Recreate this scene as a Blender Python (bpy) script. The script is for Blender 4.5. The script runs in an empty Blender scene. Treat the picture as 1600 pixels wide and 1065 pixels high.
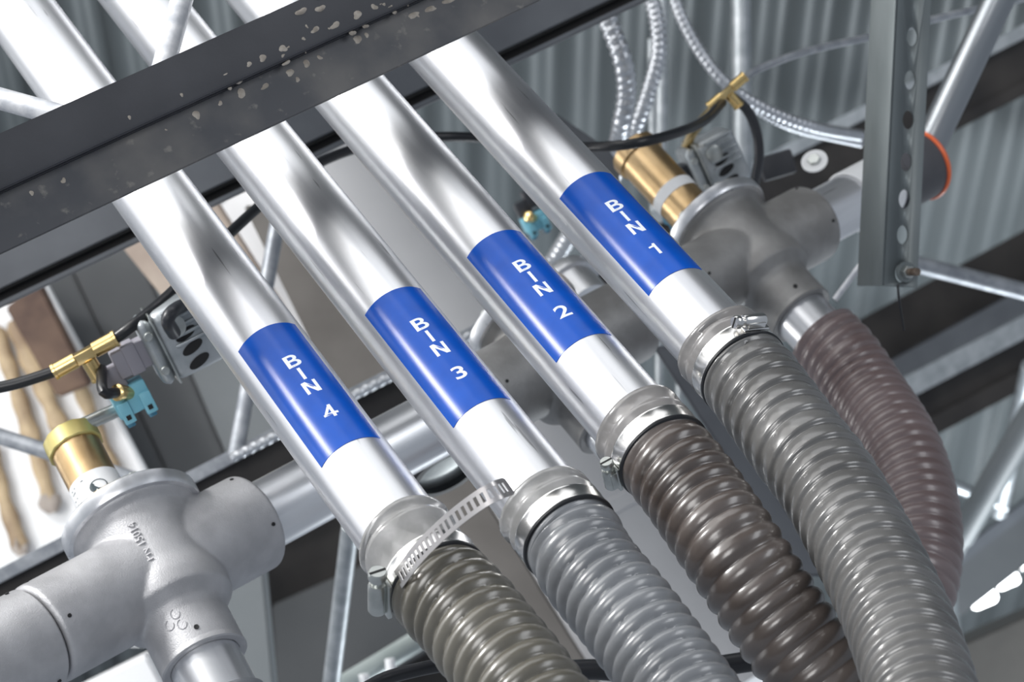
import bpy, bmesh, math, random
from mathutils import Vector, Matrix, noise
random.seed(7)
PI = math.pi
# ------------------------------------------------------------------ camera, world, lights
F = 4500.0                      # focal length in pixels of the 1600 px wide frame
PITCH = math.radians(35)
CAM = Vector((0, 0, 1.6))
RX = Vector((1, 0, 0))
FW = Vector((0, math.cos(PITCH), math.sin(PITCH)))
UP = Vector((0, -math.sin(PITCH), math.cos(PITCH)))
scn = bpy.context.scene
cd = bpy.data.cameras.new('camera'); cam = bpy.data.objects.new('camera', cd)
scn.collection.objects.link(cam); scn.camera = cam
cam.location = CAM; cam.rotation_euler = (PI/2 + PITCH, 0, 0)
cd.sensor_width = 36; cd.lens = F/1600*36; cd.clip_start = .05; cd.clip_end = 100
cd.dof.use_dof = True; cd.dof.focus_distance = 2.08; cd.dof.aperture_fstop = 12.5

def D(x, y, z):                 # direction given as right, up, forward
    return RX*x + UP*y + FW*z
def P(u, v, z):                 # point at depth z on the sight line of pixel u, v
    return CAM + D((u-800)/F*z, -(v-532)/F*z, z)

w = bpy.data.worlds.new('world'); scn.world = w; w.use_nodes = True
w.node_tree.nodes['Background'].inputs[0].default_value = (.80, .88, 1, 1)
w.node_tree.nodes['Background'].inputs[1].default_value = .36
scn.view_settings.view_transform = 'Standard'; scn.view_settings.look = 'None'
scn.view_settings.exposure = 0.0; scn.view_settings.gamma = 1
scn.view_settings.use_curve_mapping = False

def area(name, loc, target, sx, sy, power, col=(1, 1, 1)):
    l = bpy.data.lights.new(name, 'AREA'); l.shape = 'RECTANGLE'; l.size = sx; l.size_y = sy
    l.energy = power; l.color = col
    o = bpy.data.objects.new(name, l); scn.collection.objects.link(o)
    o.location = loc; o.rotation_euler = (Vector(target)-Vector(loc)).to_track_quat('-Z', 'Y').to_euler()
    return o
MID = P(800, 450, 2.1)
area('roof_window', MID + D(-1.50, 1.42, -.05), MID, 2.2, 2.0, 30, (1, .99, .97))
area('fill_low_left', MID + D(-2.15, .25, .45), MID, 1.2, 1.3, 7, (1, .99, .97))  # added fill out of view, widens the bright reflection on the pipes' left
area('roof_window_strip', MID + D(-1.75, 1.02, .0), MID, .30, .30, 30, (1, .99, .97))
area('fill_above', MID + D(-.25, 1.85, .4), MID, 1.3, 1.0, 6, (.97, .98, 1))  # added fill out of view, brightens the right half of the pipes
area('bay_light_side', MID + D(1.6, 1.5, -.9), MID, .7, 1.4, 12, (.95, .97, 1))
area('fill_board', P(-1300, 900, 3.0), P(60, 650, 4.0), .5, .5, 9, (1, .99, .97))  # added fill beyond the left edge, whitens the glued board
area('fill_front', MID + D(-1.0, .5, -2.4), MID, 1.0, 1.0, 26, (1, .985, .97))  # added frontal fill, unseen, lifts the hoses and fittings
area('bay_light_far', P(1100, 700, 4.6) + D(.8, -1.6, 0), P(1500, 500, 6),  .8, .8, 100, (.9, .96, 1))

# ------------------------------------------------------------------ materials
def new_mat(name, base, rough=.5, metal=0., coat=0.):
    m = bpy.data.materials.new(name); m.use_nodes = True
    b = m.node_tree.nodes['Principled BSDF']
    b.inputs['Base Color'].default_value = (*base, 1); b.inputs['Roughness'].default_value = rough
    b.inputs['Metallic'].default_value = metal; b.inputs['Coat Weight'].default_value = coat
    return m, m.node_tree, b
def nnode(nt, t, **kw):
    n = nt.nodes.new(t)
    for k, v in kw.items(): setattr(n, k, v)
    return n
def noisy(name, c1, c2, rough=.5, metal=0., scale=20., stretch=(1, 1, 1), coat=0., bump=0., bscale=None, detail=5, lo=.35, hi=.65, rvar=0., bstretch=(1,1,1)):
    m, nt, b = new_mat(name, c1, rough, metal, coat)
    tc = nnode(nt, 'ShaderNodeTexCoord'); mp = nnode(nt, 'ShaderNodeMapping')
    mp.inputs['Scale'].default_value = stretch
    nt.links.new(tc.outputs['Object'], mp.inputs[0])
    n = nnode(nt, 'ShaderNodeTexNoise'); n.inputs['Scale'].default_value = scale; n.inputs['Detail'].default_value = detail
    nt.links.new(mp.outputs[0], n.inputs['Vector'])
    r = nnode(nt, 'ShaderNodeValToRGB'); r.color_ramp.elements[0].position = lo; r.color_ramp.elements[1].position = hi
    r.color_ramp.elements[0].color = (*c1, 1); r.color_ramp.elements[1].color = (*c2, 1)
    nt.links.new(n.outputs['Fac'], r.inputs[0]); nt.links.new(r.outputs[0], b.inputs['Base Color'])
    if rvar:
        mr = nnode(nt, 'ShaderNodeMapRange'); mr.inputs[3].default_value = rough-rvar; mr.inputs[4].default_value = rough+rvar
        nt.links.new(n.outputs['Fac'], mr.inputs[0]); nt.links.new(mr.outputs[0], b.inputs['Roughness'])
    if bump:
        mp2 = nnode(nt, 'ShaderNodeMapping'); mp2.inputs['Scale'].default_value = bstretch
        nt.links.new(tc.outputs['Object'], mp2.inputs[0])
        n2 = nnode(nt, 'ShaderNodeTexNoise'); n2.inputs['Scale'].default_value = bscale or scale*3; n2.inputs['Detail'].default_value = 4
        nt.links.new(mp2.outputs[0], n2.inputs['Vector'])
        bp = nnode(nt, 'ShaderNodeBump'); bp.inputs['Strength'].default_value = bump; bp.inputs['Distance'].default_value = .001
        nt.links.new(n2.outputs['Fac'], bp.inputs['Height']); nt.links.new(bp.outputs[0], b.inputs['Normal'])
    return m
def flat(name, c, rough=.5, metal=0., coat=0.): return new_mat(name, c, rough, metal, coat)[0]

ALU = noisy('brushed_aluminium', (.62, .63, .66), (.84, .85, .87), .32, .86, 28, (1.6, 1.6, .12), detail=8, rvar=.08, bump=.05, bscale=120, bstretch=(1, 1, .04))
def add_scratches(m):
    nt = m.node_tree; b = nt.nodes['Principled BSDF']
    tc = nnode(nt, 'ShaderNodeTexCoord'); mp = nnode(nt, 'ShaderNodeMapping'); mp.inputs['Scale'].default_value = (1, 1, .05)
    nt.links.new(tc.outputs['Object'], mp.inputs[0])
    n = nnode(nt, 'ShaderNodeTexNoise'); n.inputs['Scale'].default_value = 260; n.inputs['Detail'].default_value = 2
    nt.links.new(mp.outputs[0], n.inputs['Vector'])
    r = nnode(nt, 'ShaderNodeValToRGB'); r.color_ramp.elements[0].position = .69; r.color_ramp.elements[1].position = .74
    r.color_ramp.elements[0].color = (1, 1, 1, 1); r.color_ramp.elements[1].color = (.55, .55, .55, 1)
    nt.links.new(n.outputs['Fac'], r.inputs[0])
    mx = nnode(nt, 'ShaderNodeMix', data_type='RGBA', blend_type='MULTIPLY'); mx.inputs[0].default_value = 1
    old = b.inputs['Base Color'].links[0].from_socket
    nt.links.new(old, mx.inputs[6]); nt.links.new(r.outputs[0], mx.inputs[7]); nt.links.new(mx.outputs[2], b.inputs['Base Color'])
add_scratches(ALU)
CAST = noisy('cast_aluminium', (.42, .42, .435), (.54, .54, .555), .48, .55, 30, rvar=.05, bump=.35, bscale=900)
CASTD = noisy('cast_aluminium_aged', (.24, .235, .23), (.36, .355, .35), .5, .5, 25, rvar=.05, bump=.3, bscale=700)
GALV = noisy('galvanised_steel', (.34, .37, .39), (.50, .53, .55), .45, .6, 45, detail=8, bump=.05)
STRUT = noisy('dull_galvanised_strut', (.13, .15, .155), (.21, .235, .24), .5, .4, 18, (1, 1, .3), detail=4, bump=.1)
ROD = noisy('pale_painted_rod', (.48, .50, .54), (.75, .76, .78), .45, .3, 60, bump=.3)
RODG = noisy('grey_steel_rod', (.26, .28, .31), (.42, .44, .47), .45, .4, 60, bump=.2)
PAINT = noisy('grey_primer_steel', (.032, .034, .040), (.050, .052, .060), .55, .1, 12, detail=8, bump=.1, bscale=300)
PAINT2 = noisy('grey_primer_back', (.09, .097, .11), (.13, .14, .155), .5, .1, 9, detail=6)
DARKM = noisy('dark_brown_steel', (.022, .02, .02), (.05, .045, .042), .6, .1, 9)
BRASS = noisy('satin_brass', (.44, .30, .15), (.60, .43, .24), .34, .9, 25, bump=.05)
BRASSP = noisy('polished_brass', (.72, .52, .22), (.82, .62, .30), .25, .95, 25)
OLIVE = noisy('yellow_chromate', (.50, .43, .14), (.62, .53, .22), .4, .5, 30)
BLUE = noisy('blue_vinyl', (.0, .068, .40), (.001, .082, .47), .25, 0, 60, coat=.0, lo=.3, hi=.7)
BLUE.node_tree.nodes['Principled BSDF'].inputs['Specular IOR Level'].default_value = .26
WHT = flat('white_lettering', (.80, .84, .88), .5)
RUB = flat('black_rubber', (.012, .013, .016), .35)
RUBG = flat('grey_black_tube', (.03, .032, .038), .35)
BLK = flat('dark_hole', (.01, .01, .011), .7)
CHROME = noisy('bright_stainless', (.72, .71, .70), (.84, .83, .81), .22, 1, 30)
ZINC = noisy('zinc_plated', (.42, .44, .43), (.60, .62, .60), .3, .9, 50)
STEELF = noisy('flexible_conduit_steel', (.50, .52, .55), (.68, .70, .73), .33, .8, 30)
PLUG = flat('grey_plastic', (.30, .29, .33), .5)
CYAN = flat('light_blue_plastic', (.20, .50, .62), .4)
CYAND = flat('teal_blue_plastic', (.05, .22, .34), .4)
ORANGE = flat('orange_ring', (.85, .16, .05), .4)
WPANEL = noisy('white_board', (.80, .81, .83), (.86, .87, .88), .6, 0, 5)
GLUE = noisy('dried_brown_glue', (.27, .19, .12), (.52, .40, .25), .6, 0, 22, detail=8, bump=.5)
GLUEG = noisy('grey_glue_blob', (.30, .26, .23), (.42, .37, .33), .6, 0, 60, bump=.5)
GPANEL = noisy('grey_cabinet_paint', (.075, .08, .085), (.095, .10, .105), .5, 0, 6)
GPANEL2 = noisy('mid_grey_paint', (.16, .18, .19), (.20, .215, .225), .5, 0, 6)
DUCT = noisy('pale_grey_duct', (.50, .50, .51), (.60, .60, .61), .42, .1, 4)
TAN = noisy('tan_stained_wall', (.30, .24, .20), (.45, .38, .32), .6, 0, 9)
GREENG = noisy('green_grey_rail', (.40, .46, .45), (.52, .58, .57), .4, .2, 10)
DECK = noisy('roof_deck_paint', (.062, .072, .076), (.082, .093, .097), .5, .15, 1.5)
TAG = flat('white_sticker', (.78, .79, .80), .45)
COPPER = flat('copper_wire', (.75, .27, .13), .35, .8)
LAMP = bpy.data.materials.new('lit_lamp'); LAMP.use_nodes = True
_b = LAMP.node_tree.nodes['Principled BSDF']; _b.inputs['Emission Color'].default_value = (.95, .98, 1, 1); _b.inputs['Emission Strength'].default_value = 9
def hose_mat(name, c1, c2, rough=.28):
    m = noisy(name, c1, c2, rough, 0, 16, (1, 1, 1), coat=.25, bump=.12, bscale=90, detail=6)
    b = m.node_tree.nodes['Principled BSDF']; b.inputs['Coat Roughness'].default_value = .12
    b.inputs['Specular IOR Level'].default_value = .8
    b.inputs['Transmission Weight'].default_value = .0
    return m
H_GREY = hose_mat('smoky_grey_hose', (.09, .088, .086), (.165, .163, .16), .24)
H_BLUEG = hose_mat('blue_grey_hose', (.15, .158, .17), (.25, .26, .275))
H_BROWN = hose_mat('brown_hose', (.055, .042, .036), (.12, .10, .09))
H_OLIVE = hose_mat('olive_hose', (.075, .068, .052), (.15, .14, .115))
H_PINK = hose_mat('mauve_brown_hose', (.13, .088, .085), (.20, .15, .148), .34)
def cuff_mat():
    m = noisy('clear_pvc', (.30, .30, .295), (.50, .495, .49), .16, 0, 30, coat=.5)
    b = m.node_tree.nodes['Principled BSDF']; b.inputs['Transmission Weight'].default_value = .35; b.inputs['IOR'].default_value = 1.3
    return m
CUFF = cuff_mat()
CUFFD = hose_mat('smoky_pvc', (.16, .155, .15), (.26, .25, .245), .2)
# spattered primer: tan drops of overspray kept to one stretch of the beam
def spatter():
    m, nt, b = new_mat('spattered_primer', (.07, .07, .08), .55, .1)
    tc = nnode(nt, 'ShaderNodeTexCoord')
    n = nnode(nt, 'ShaderNodeTexNoise'); n.inputs['Scale'].default_value = 14; n.inputs['Detail'].default_value = 8
    nt.links.new(tc.outputs['Object'], n.inputs['Vector'])
    r = nnode(nt, 'ShaderNodeValToRGB'); e = r.color_ramp.elements
    e[0].position = .40; e[0].color = (.052, .055, .063, 1); e[1].position = .66; e[1].color = (.115, .112, .11, 1)
    nt.links.new(n.outputs['Fac'], r.inputs[0])
    n2 = nnode(nt, 'ShaderNodeTexNoise'); n2.inputs['Scale'].default_value = 70; n2.inputs['Detail'].default_value = 6
    nt.links.new(tc.outputs['Object'], n2.inputs['Vector'])
    r2 = nnode(nt, 'ShaderNodeValToRGB'); e = r2.color_ramp.elements
    e[0].position = .62; e[0].color = (0, 0, 0, 1); e[1].position = .70; e[1].color = (.55, .55, .55, 1)
    nt.links.new(n2.outputs['Fac'], r2.inputs[0])
    mx = nnode(nt, 'ShaderNodeMix', data_type='RGBA')
    nt.links.new(r2.outputs[0], mx.inputs[0]); nt.links.new(r.outputs[0], mx.inputs[6]); mx.inputs[7].default_value = (.22, .21, .19, 1)
    nt.links.new(mx.outputs[2], b.inputs['Base Color'])
    return m
PAINTS = spatter()
DROP = noisy('tan_overspray', (.22, .195, .165), (.36, .33, .29), .6, 0, 150)

# ------------------------------------------------------------------ mesh helpers
COL = scn.collection
def link(name, bm, mat, parent=None, M=None, smooth=True, angle=38):
    bmesh.ops.recalc_face_normals(bm, faces=bm.faces)
    me = bpy.data.meshes.new(name); bm.to_mesh(me); bm.free()
    for m in (mat if isinstance(mat, (list, tuple)) else [mat]): me.materials.append(m)
    if smooth:
        me.polygons.foreach_set('use_smooth', [True]*len(me.polygons))
        me.set_sharp_from_angle(angle=math.radians(angle))
    o = bpy.data.objects.new(name, me); COL.objects.link(o)
    if parent is not None: o.parent = parent
    if M is not None: o.matrix_basis = M
    return o
def tag(o, label, cat=None, group=None, kind=None):
    o['label'] = label
    if cat: o['category'] = cat
    if group: o['group'] = group
    if kind: o['kind'] = kind
    return o
def thing(name, M, label, cat, group=None):
    o = bpy.data.objects.new(name, None); COL.objects.link(o); o.matrix_basis = M
    o.empty_display_size = .02
    return tag(o, label, cat, group)
def frame(origin, z, x=None):          # matrix whose z axis is z and whose x axis leans to x
    z = Vector(z).normalized(); x = Vector(x) if x is not None else Vector((1, 0, .01))
    x = (x - z*x.dot(z)).normalized(); y = z.cross(x)
    M = Matrix.Identity(4)
    for i in range(3): M[i][0], M[i][1], M[i][2], M[i][3] = x[i], y[i], z[i], origin[i]
    return M
T = Matrix.Translation
def lathe(prof, seg=64, close=False):
    bm = bmesh.new(); rings = []
    for r, z in prof:
        if r < 1e-6: rings.append([bm.verts.new((0, 0, z))])
        else: rings.append([bm.verts.new((r*math.cos(2*PI*k/seg), r*math.sin(2*PI*k/seg), z)) for k in range(seg)])
    pr = list(zip(rings, rings[1:])) + ([(rings[-1], rings[0])] if close else [])
    for a, b in pr:
        for k in range(seg):
            k2 = (k+1) % seg
            if len(a) == 1 and len(b) == 1: continue
            if len(a) == 1: bm.faces.new((a[0], b[k], b[k2]))
            elif len(b) == 1: bm.faces.new((a[k], b[0], a[k2]))
            else: bm.faces.new((a[k], b[k], b[k2], a[k2]))
    return bm
def box_bm(x0, x1, y0, y1, z0, z1, bev=0., seg=2, bm=None):
    own = bm is None; b2 = bmesh.new()
    bmesh.ops.create_cube(b2, size=1)
    for v in b2.verts: v.co = Vector((x0+(v.co.x+.5)*(x1-x0), y0+(v.co.y+.5)*(y1-y0), z0+(v.co.z+.5)*(z1-z0)))
    if bev: bmesh.ops.bevel(b2, geom=b2.edges[:], offset=bev, segments=seg, affect='EDGES', profile=.5)
    if own: return b2
    merge(bm, b2); return bm
def merge(bm, other, M=None):
    me = bpy.data.meshes.new('t')
    if M is not None: bmesh.ops.transform(other, matrix=M, verts=other.verts)
    other.to_mesh(me); other.free(); bm.from_mesh(me); bpy.data.meshes.remove(me)
def cyl_bm(r, z0, z1, seg=24, bev=0.):
    b = min(bev, r*.5)
    pr = [(0, z0), (r-b, z0)] + ([(r, z0+b), (r, z1-b)] if b else [(r, z0), (r, z1)])[0:] + [(r-b, z1), (0, z1)]
    if not b: pr = [(0, z0), (r, z0), (r, z1), (0, z1)]
    return lathe(pr, seg)
def spline(pts, n):
    pts = [Vector(p) for p in pts]; ext = [pts[0]*2-pts[1]] + pts + [pts[-1]*2-pts[-2]]
    out = []
    for i in range(1, len(ext)-2):
        a, b, c, d = ext[i-1:i+3]
        for k in range(n):
            t = k/n
            out.append(.5*((2*b)+(c-a)*t+(2*a-5*b+4*c-d)*t*t+(3*b-a-3*c+d)*t**3))
    out.append(pts[-1]); return out
def resample(pts, step):
    L = [0]
    for a, b in zip(pts, pts[1:]): L.append(L[-1]+(b-a).length)
    n = max(2, int(round(L[-1]/step))); out = []; j = 0
    for k in range(n+1):
        s = L[-1]*k/n
        while j < len(L)-2 and L[j+1] < s: j += 1
        t = (s-L[j])/max(1e-9, L[j+1]-L[j]); out.append(pts[j].lerp(pts[j+1], t))
    return out, L[-1]/n
def sweep(pts, rad, seg=24, step=None, caps=True, origin=None, ref=None, smooth_n=12):
    """tube through world points; rad(s, phi) or number"""
    if step is None: step = .01
    pts, ds = resample(spline(pts, smooth_n), step)
    o = origin if origin is not None else pts[0]
    bm = bmesh.new(); rings = []
    up = ref if ref is not None else FW
    t0 = (pts[1]-pts[0]).normalized(); nx = (up - t0*up.dot(t0)).normalized()
    for i, p in enumerate(pts):
        t = (pts[min(i+1, len(pts)-1)]-pts[max(i-1, 0)]).normalized()
        nx = (nx - t*nx.dot(t)).normalized(); ny = t.cross(nx); ring = []
        for k in range(seg):
            ph = 2*PI*k/seg
            r = rad(i*ds, ph) if callable(rad) else rad
            ring.append(bm.verts.new(p - o + nx*math.cos(ph)*r + ny*math.sin(ph)*r))
        rings.append(ring)
    for a, b in zip(rings, rings[1:]):
        for k in range(seg): bm.faces.new((a[k], a[(k+1) % seg], b[(k+1) % seg], b[k]))
    if caps: bm.faces.new(rings[0][::-1]); bm.faces.new(rings[-1])
    return bm, o
def tube(name, pts, rad, mat, label=None, cat=None, group=None, parent=None, **kw):
    bm, o = sweep(pts, rad, **kw)
    ob = link(name, bm, mat, parent, T(o) if parent is None else parent.matrix_world.inverted() @ T(o), angle=50)
    if label: tag(ob, label, cat, group)
    return ob
def rod(name, a, b, r, mat, parent=None, r2=None, seg=24, M0=None):
    """straight bar between world points"""
    a, b = Vector(a), Vector(b); L = (b-a).length
    M = frame(a, b-a)
    if parent is not None: M = parent.matrix_basis.inverted() @ M
    return link(name, cyl_bm(r, 0, L, seg, r*.12), mat, parent, M)
def slab(name, corners, thick, mat, parent=None, bev=.003):
    """panel with real thickness behind a polygon of world points"""
    o = sum((Vector(c) for c in corners), Vector())/len(corners)
    n = (corners[1]-corners[0]).cross(corners[2]-corners[0]).normalized()
    if n.dot(FW) < 0: n = -n
    bm = bmesh.new()
    a = [bm.verts.new(c-o) for c in corners]; b = [bm.verts.new(c-o+n*thick) for c in corners]
    bm.faces.new(a); bm.faces.new(b[::-1]); k = len(a)
    for i in range(k): bm.faces.new((a[i], b[i], b[(i+1) % k], a[(i+1) % k]))
    if bev: bmesh.ops.bevel(bm, geom=bm.edges[:], offset=bev, segments=2, affect='EDGES')
    M = T(o) if parent is None else parent.matrix_basis.inverted() @ T(o)
    return link(name, bm, mat, parent, M)
def extrude_section(sec, L, bev=0.):     # sec: list of (x,y); extruded along z 0..L
    bm = bmesh.new()
    a = [bm.verts.new((x, y, 0)) for x, y in sec]; b = [bm.verts.new((x, y, L)) for x, y in sec]
    k = len(a); bm.faces.new(a[::-1]); bm.faces.new(b)
    for i in range(k): bm.faces.new((a[i], a[(i+1) % k], b[(i+1) % k], b[i]))
    if bev: bmesh.ops.bevel(bm, geom=bm.edges[:], offset=bev, segments=2, affect='EDGES')
    return bm
def text_mesh(s, size, depth):
    c = bpy.data.curves.new('t', 'FONT'); c.body = s; c.size = size; c.extrude = depth; c.align_x = 'CENTER'; c.align_y = 'CENTER'
    o = bpy.data.objects.new('t', c); COL.objects.link(o)
    bpy.context.view_layer.update()
    me = bpy.data.meshes.new_from_object(o.evaluated_get(bpy.context.evaluated_depsgraph_get()))
    bpy.data.objects.remove(o); bpy.data.curves.remove(c)
    bm = bmesh.new(); bm.from_mesh(me); bpy.data.meshes.remove(me)
    return bm

def glyph(ch, h):
    """bold sans capital or digit, height h, centred, as a thin solid"""
    W = .80*h; w = .175*h; t = .00005
    polys = None
    if ch == 'I': polys = [[(-w/2, -h/2), (w/2, -h/2), (w/2, h/2), (-w/2, h/2)]]
    elif ch == 'N':
        a, b = -W/2, W/2; k = .24*h
        polys = [[(a, -h/2), (a+w, -h/2), (a+w, h/2-k*.0), (a, h/2)], [(b-w, -h/2), (b, -h/2), (b, h/2), (b-w, h/2)], [(a, h/2), (b-k, -h/2), (b, -h/2), (a+k, h/2)]]
    elif ch == '1':
        x = .06*h
        polys = [[(x-w/2, -h/2), (x+w/2, -h/2), (x+w/2, h/2), (x-w*.35, h/2)], [(x-w/2, h*.17), (x-w/2, h*.32), (x-w*.35, h/2), (x+.01*h, h*.38), (x-w/2-.0*h, h*.17)][:4], [(x-.34*h, h*.20), (x-w*.3, h*.20), (x-w*.3, h*.36), (x-.34*h, h*.33)]]
    elif ch == '4':
        x = .14*h
        polys = [[(x-w/2, -h/2), (x+w/2, -h/2), (x+w/2, h/2), (x-w/2, h/2)], [(-.40*h, -.30*h), (.40*h, -.30*h), (.40*h, -.14*h), (-.40*h, -.14*h)], [(-.40*h, -.22*h), (-.20*h, -.22*h), (x+.02*h, h*.34), (x-.04*h, h/2)]]
    bm = bmesh.new()
    if polys:
        for p in polys:
            for q in range(2): pass
            a = [bm.verts.new((x, y, t)) for x, y in p]; b = [bm.verts.new((x, y, -t)) for x, y in p]; n = len(p)
            bm.faces.new(a); bm.faces.new(b[::-1])
            for i in range(n): bm.faces.new((a[i], b[i], b[(i+1) % n], a[(i+1) % n]))
        return bm
    c = bpy.data.curves.new('t', 'FONT'); c.body = ch; c.size = h*1.38; c.extrude = t; c.offset = h*.02
    o = bpy.data.objects.new('t', c); COL.objects.link(o); bpy.context.view_layer.update()
    me = bpy.data.meshes.new_from_object(o.evaluated_get(bpy.context.evaluated_depsgraph_get()))
    bpy.data.objects.remove(o); bpy.data.curves.remove(c); bm.from_mesh(me); bpy.data.meshes.remove(me)
    xs = [v.co.x for v in bm.verts]; ys = [v.co.y for v in bm.verts]
    cx, cy = (min(xs)+max(xs))/2, (min(ys)+max(ys))/2; kx = min(W*1.0/(max(xs)-min(xs)), 1.25); ky = h/(max(ys)-min(ys))
    for v in bm.verts: v.co.x = (v.co.x-cx)*kx; v.co.y = (v.co.y-cy)*ky
    return bm

# ------------------------------------------------------------------ the roof deck (setting)
H = 3.25                                # deck height above the camera
def build_deck():
    bm = bmesh.new(); pitch = .155; x0, x1 = -2.4, 2.4; y0, y1 = -1.5, 9.5
    xs = []; x = x0
    prof = [(0, 0), (.055, 0), (.066, .022), (.074, .022), (.082, .022), (.144, .022)]
    prof = [(0, 0), (.028, 0), (.040, .020), (.066, .020), (.078, 0)]
    pitch = .078*1.0
    pts = []
    while x < x1:
        for dx, dz in prof[:-1]: pts.append((x+dx, dz))
        x += pitch
    a = [bm.verts.new((px, y0, H+pz)) for px, pz in pts]; b = [bm.verts.new((px, y1, H+pz)) for px, pz in pts]
    t = [bm.verts.new((px, y0, H+.05)) for px in (pts[0][0], pts[-1][0])]; 
    for i in range(len(a)-1): bm.faces.new((a[i], b[i], b[i+1], a[i+1]))
    o = link('ceiling', bm, DECK, None, T((0, 0, CAM.z)), angle=15)
    sol = o.modifiers.new('s', 'SOLIDIFY'); sol.thickness = .003; sol.offset = 1
    tag(o, 'ribbed grey metal roof deck', None, None, 'structure'); o['kind'] = 'structure'
build_deck()

# ------------------------------------------------------------------ joists and beams
def angle_beam(name, p0, p1, toCam, parts, label, cat, group=None):
    """parts: (partname, polygon section (across, towards camera), material); across = upward in the picture"""
    z = (p1-p0).normalized(); c = Vector(toCam); c = (c - z*c.dot(z)).normalized()
    M = frame(p0, z, c); th = thing(name, M, label, cat, group); L = (p1-p0).length
    yv = Vector((M[0][1], M[1][1], M[2][1])); s = 1 if yv.dot(UP) > 0 else -1
    for nm, sec, mat, bev in parts:
        link(nm, extrude_section([(cc, s*ac) for ac, cc in sec], L, bev), mat, th, Matrix.Identity(4))
    return th, M, s, L
def rect(a0, a1, c0, c1): return [(a0, c0), (a1, c0), (a1, c1), (a0, c1)]
# front chord: an upper leg, a rolled step and a lower leg that hangs 6 mm further back
fb, fbM, fbs, fbL = angle_beam('joist_chord', P(-260, 411, 1.987), P(1150, -233, 2.403), -FW, [
    ('upper_leg', [(.0345, .002), (.0345, .006), (.001, .008), (-.003, .0065), (-.0035, .0015), (.001, .0)], PAINT, .0008),
    ('level_leg', rect(-.004, .0, -.060, .001), PAINT, .0006),
    ('lower_leg', [(.002, -.002), (-.006, -.004), (-.040, .003), (-.0435, .003), (-.0435, -.001), (-.006, -.009), (.001, -.008)], PAINTS, .0006)],
    'dark grey steel joist chord in front of the four pipes, spattered with tan overspray', 'steel beam')
# drops of overspray on the chord, as part of it
def drops():
    bm = bmesh.new(); rnd = random.Random(3)
    inv = fbM.inverted()
    spots = [(a_, b_, c_*1.35, d_*1.3) for a_, b_, c_, d_ in [(372,116,7,5),(393,107,10,7),(425,92,10,7),(365,160,7,8),(332,173,4,4),(296,193,6,7),(486,26,6,4),(457,30,7,4),(483,7,4,3),(449,139,4,4),
             (466,113,6,6),(487,102,4,4),(505,56,12,7),(540,40,12,8),(567,27,7,7),(546,75,8,6),(560,67,4,4),(424,93,9,5),(440,127,8,5),(400,148,8,4),
             (42,310,4,4),(90,292,4,5),(188,197,4,4),(268,163,4,4),(248,213,2,2),(600,5,9,5),(633,36,12,4),(660,26,12,4),(690,12,12,5),(475,62,9,5)]]
    spots += [(rnd.uniform(330, 760), 0, rnd.uniform(2, 7), rnd.uniform(2, 5)) for _ in range(34)]
    for u, v, a, b in spots:
        if v == 0: v = 292-.456*u+rnd.gauss(4, 13)
        if abs(v-(292-.456*u)) < 3: v += 6
        zz = 1.987+(u+260)*2.95e-4; p = P(u, v, zz); l = inv @ p
        ac = l.y*fbs
        # height of the face at this place
        cc = .0075 if ac > 0 else (-.004+.007*min(1, max(0, (-ac-.006)/.034)))
        if 0 >= ac > -.006: cc = .004
        k = 18; ph = rnd.random()*6
        c0 = bm.verts.new((cc+.0012, l.y, l.z)); ring = []
        for i in range(k):
            t = 2*PI*i/k; r = 1+.22*math.sin(2*t+ph)+.12*math.sin(3*t+2*ph)
            ring.append(bm.verts.new((cc-.0006, l.y+math.sin(t)*b*r*zz/F, l.z+math.cos(t)*a*r*zz/F)))
        for i in range(k): bm.faces.new((c0, ring[i], ring[(i+1) % k]))
    link('overspray_drops', bm, DROP, fb, Matrix.Identity(4))['label'] = 'tan paint drops'
drops()
# web rods running up from the chord
rod_a = rod('joist_web_rod', P(300, -60, 2.30), P(247, 135, 2.185), .0078*1.15, ROD); tag(rod_a, 'pale round web rod rising steeply from the spattered chord', 'steel rod')
rod_b = rod('joist_web_rod', P(-60, 137, 2.20), P(150, 195, 2.15), .0085, ROD); tag(rod_b, 'pale round web rod meeting the chord at the upper left', 'steel rod')

# second chord just behind the pipes
b2, b2M, b2s, _ = angle_beam('joist_chord', P(-260, 560, 2.72), P(1250, -155, 2.88), -FW, [
    ('face', rect(-.008, .09, .0, .005), PAINT2, .001),
    ('slot_strip', rect(-.010, -.0075, -.02, .0), BLK, 0),
    ('lip', rect(-.0235, -.0185, -.012, .001), PAINT2, .0008),
    ('recess', rect(-.0215, -.006, -.022, -.016), BLK, 0)],
    'smooth grey joist chord passing behind the pipes, below the spattered one', 'steel beam')
# joist on which the beaded conduit lies
b3, _, _, _ = angle_beam('joist_chord', P(-80, 945, 2.98), P(980, 400, 3.2), -FW, [
    ('flange', rect(-.004, .010, -.02, .012), RODG, .001),
    ('web', rect(-.045, -.004, -.015, -.009), DARKM, 0)],
    'thin galvanised chord with a dark web behind the left tee fitting', 'steel beam')
for k, (a, b, lab) in enumerate([((434, 345, 3.1), (368, 712, 3.06), 'grey flat-sided web bar rising behind the pipes of bins 3 and 4'),
                   ((-40, 668, 3.0), (292, 775, 2.96), 'grey web rod crossing behind the brass cylinder of the left tee')]):
    r_ = rod('joist_web_rod', P(*a), P(*b), .0085, RODG); tag(r_, lab, 'steel rod')
r_ = rod('joist_web_rod', P(548, 820, 3.1), P(516, 1080, 3.3), .010, GALV); tag(r_, 'grey web bar with rust stains standing at bottom left of the hoses', 'steel rod')
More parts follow.
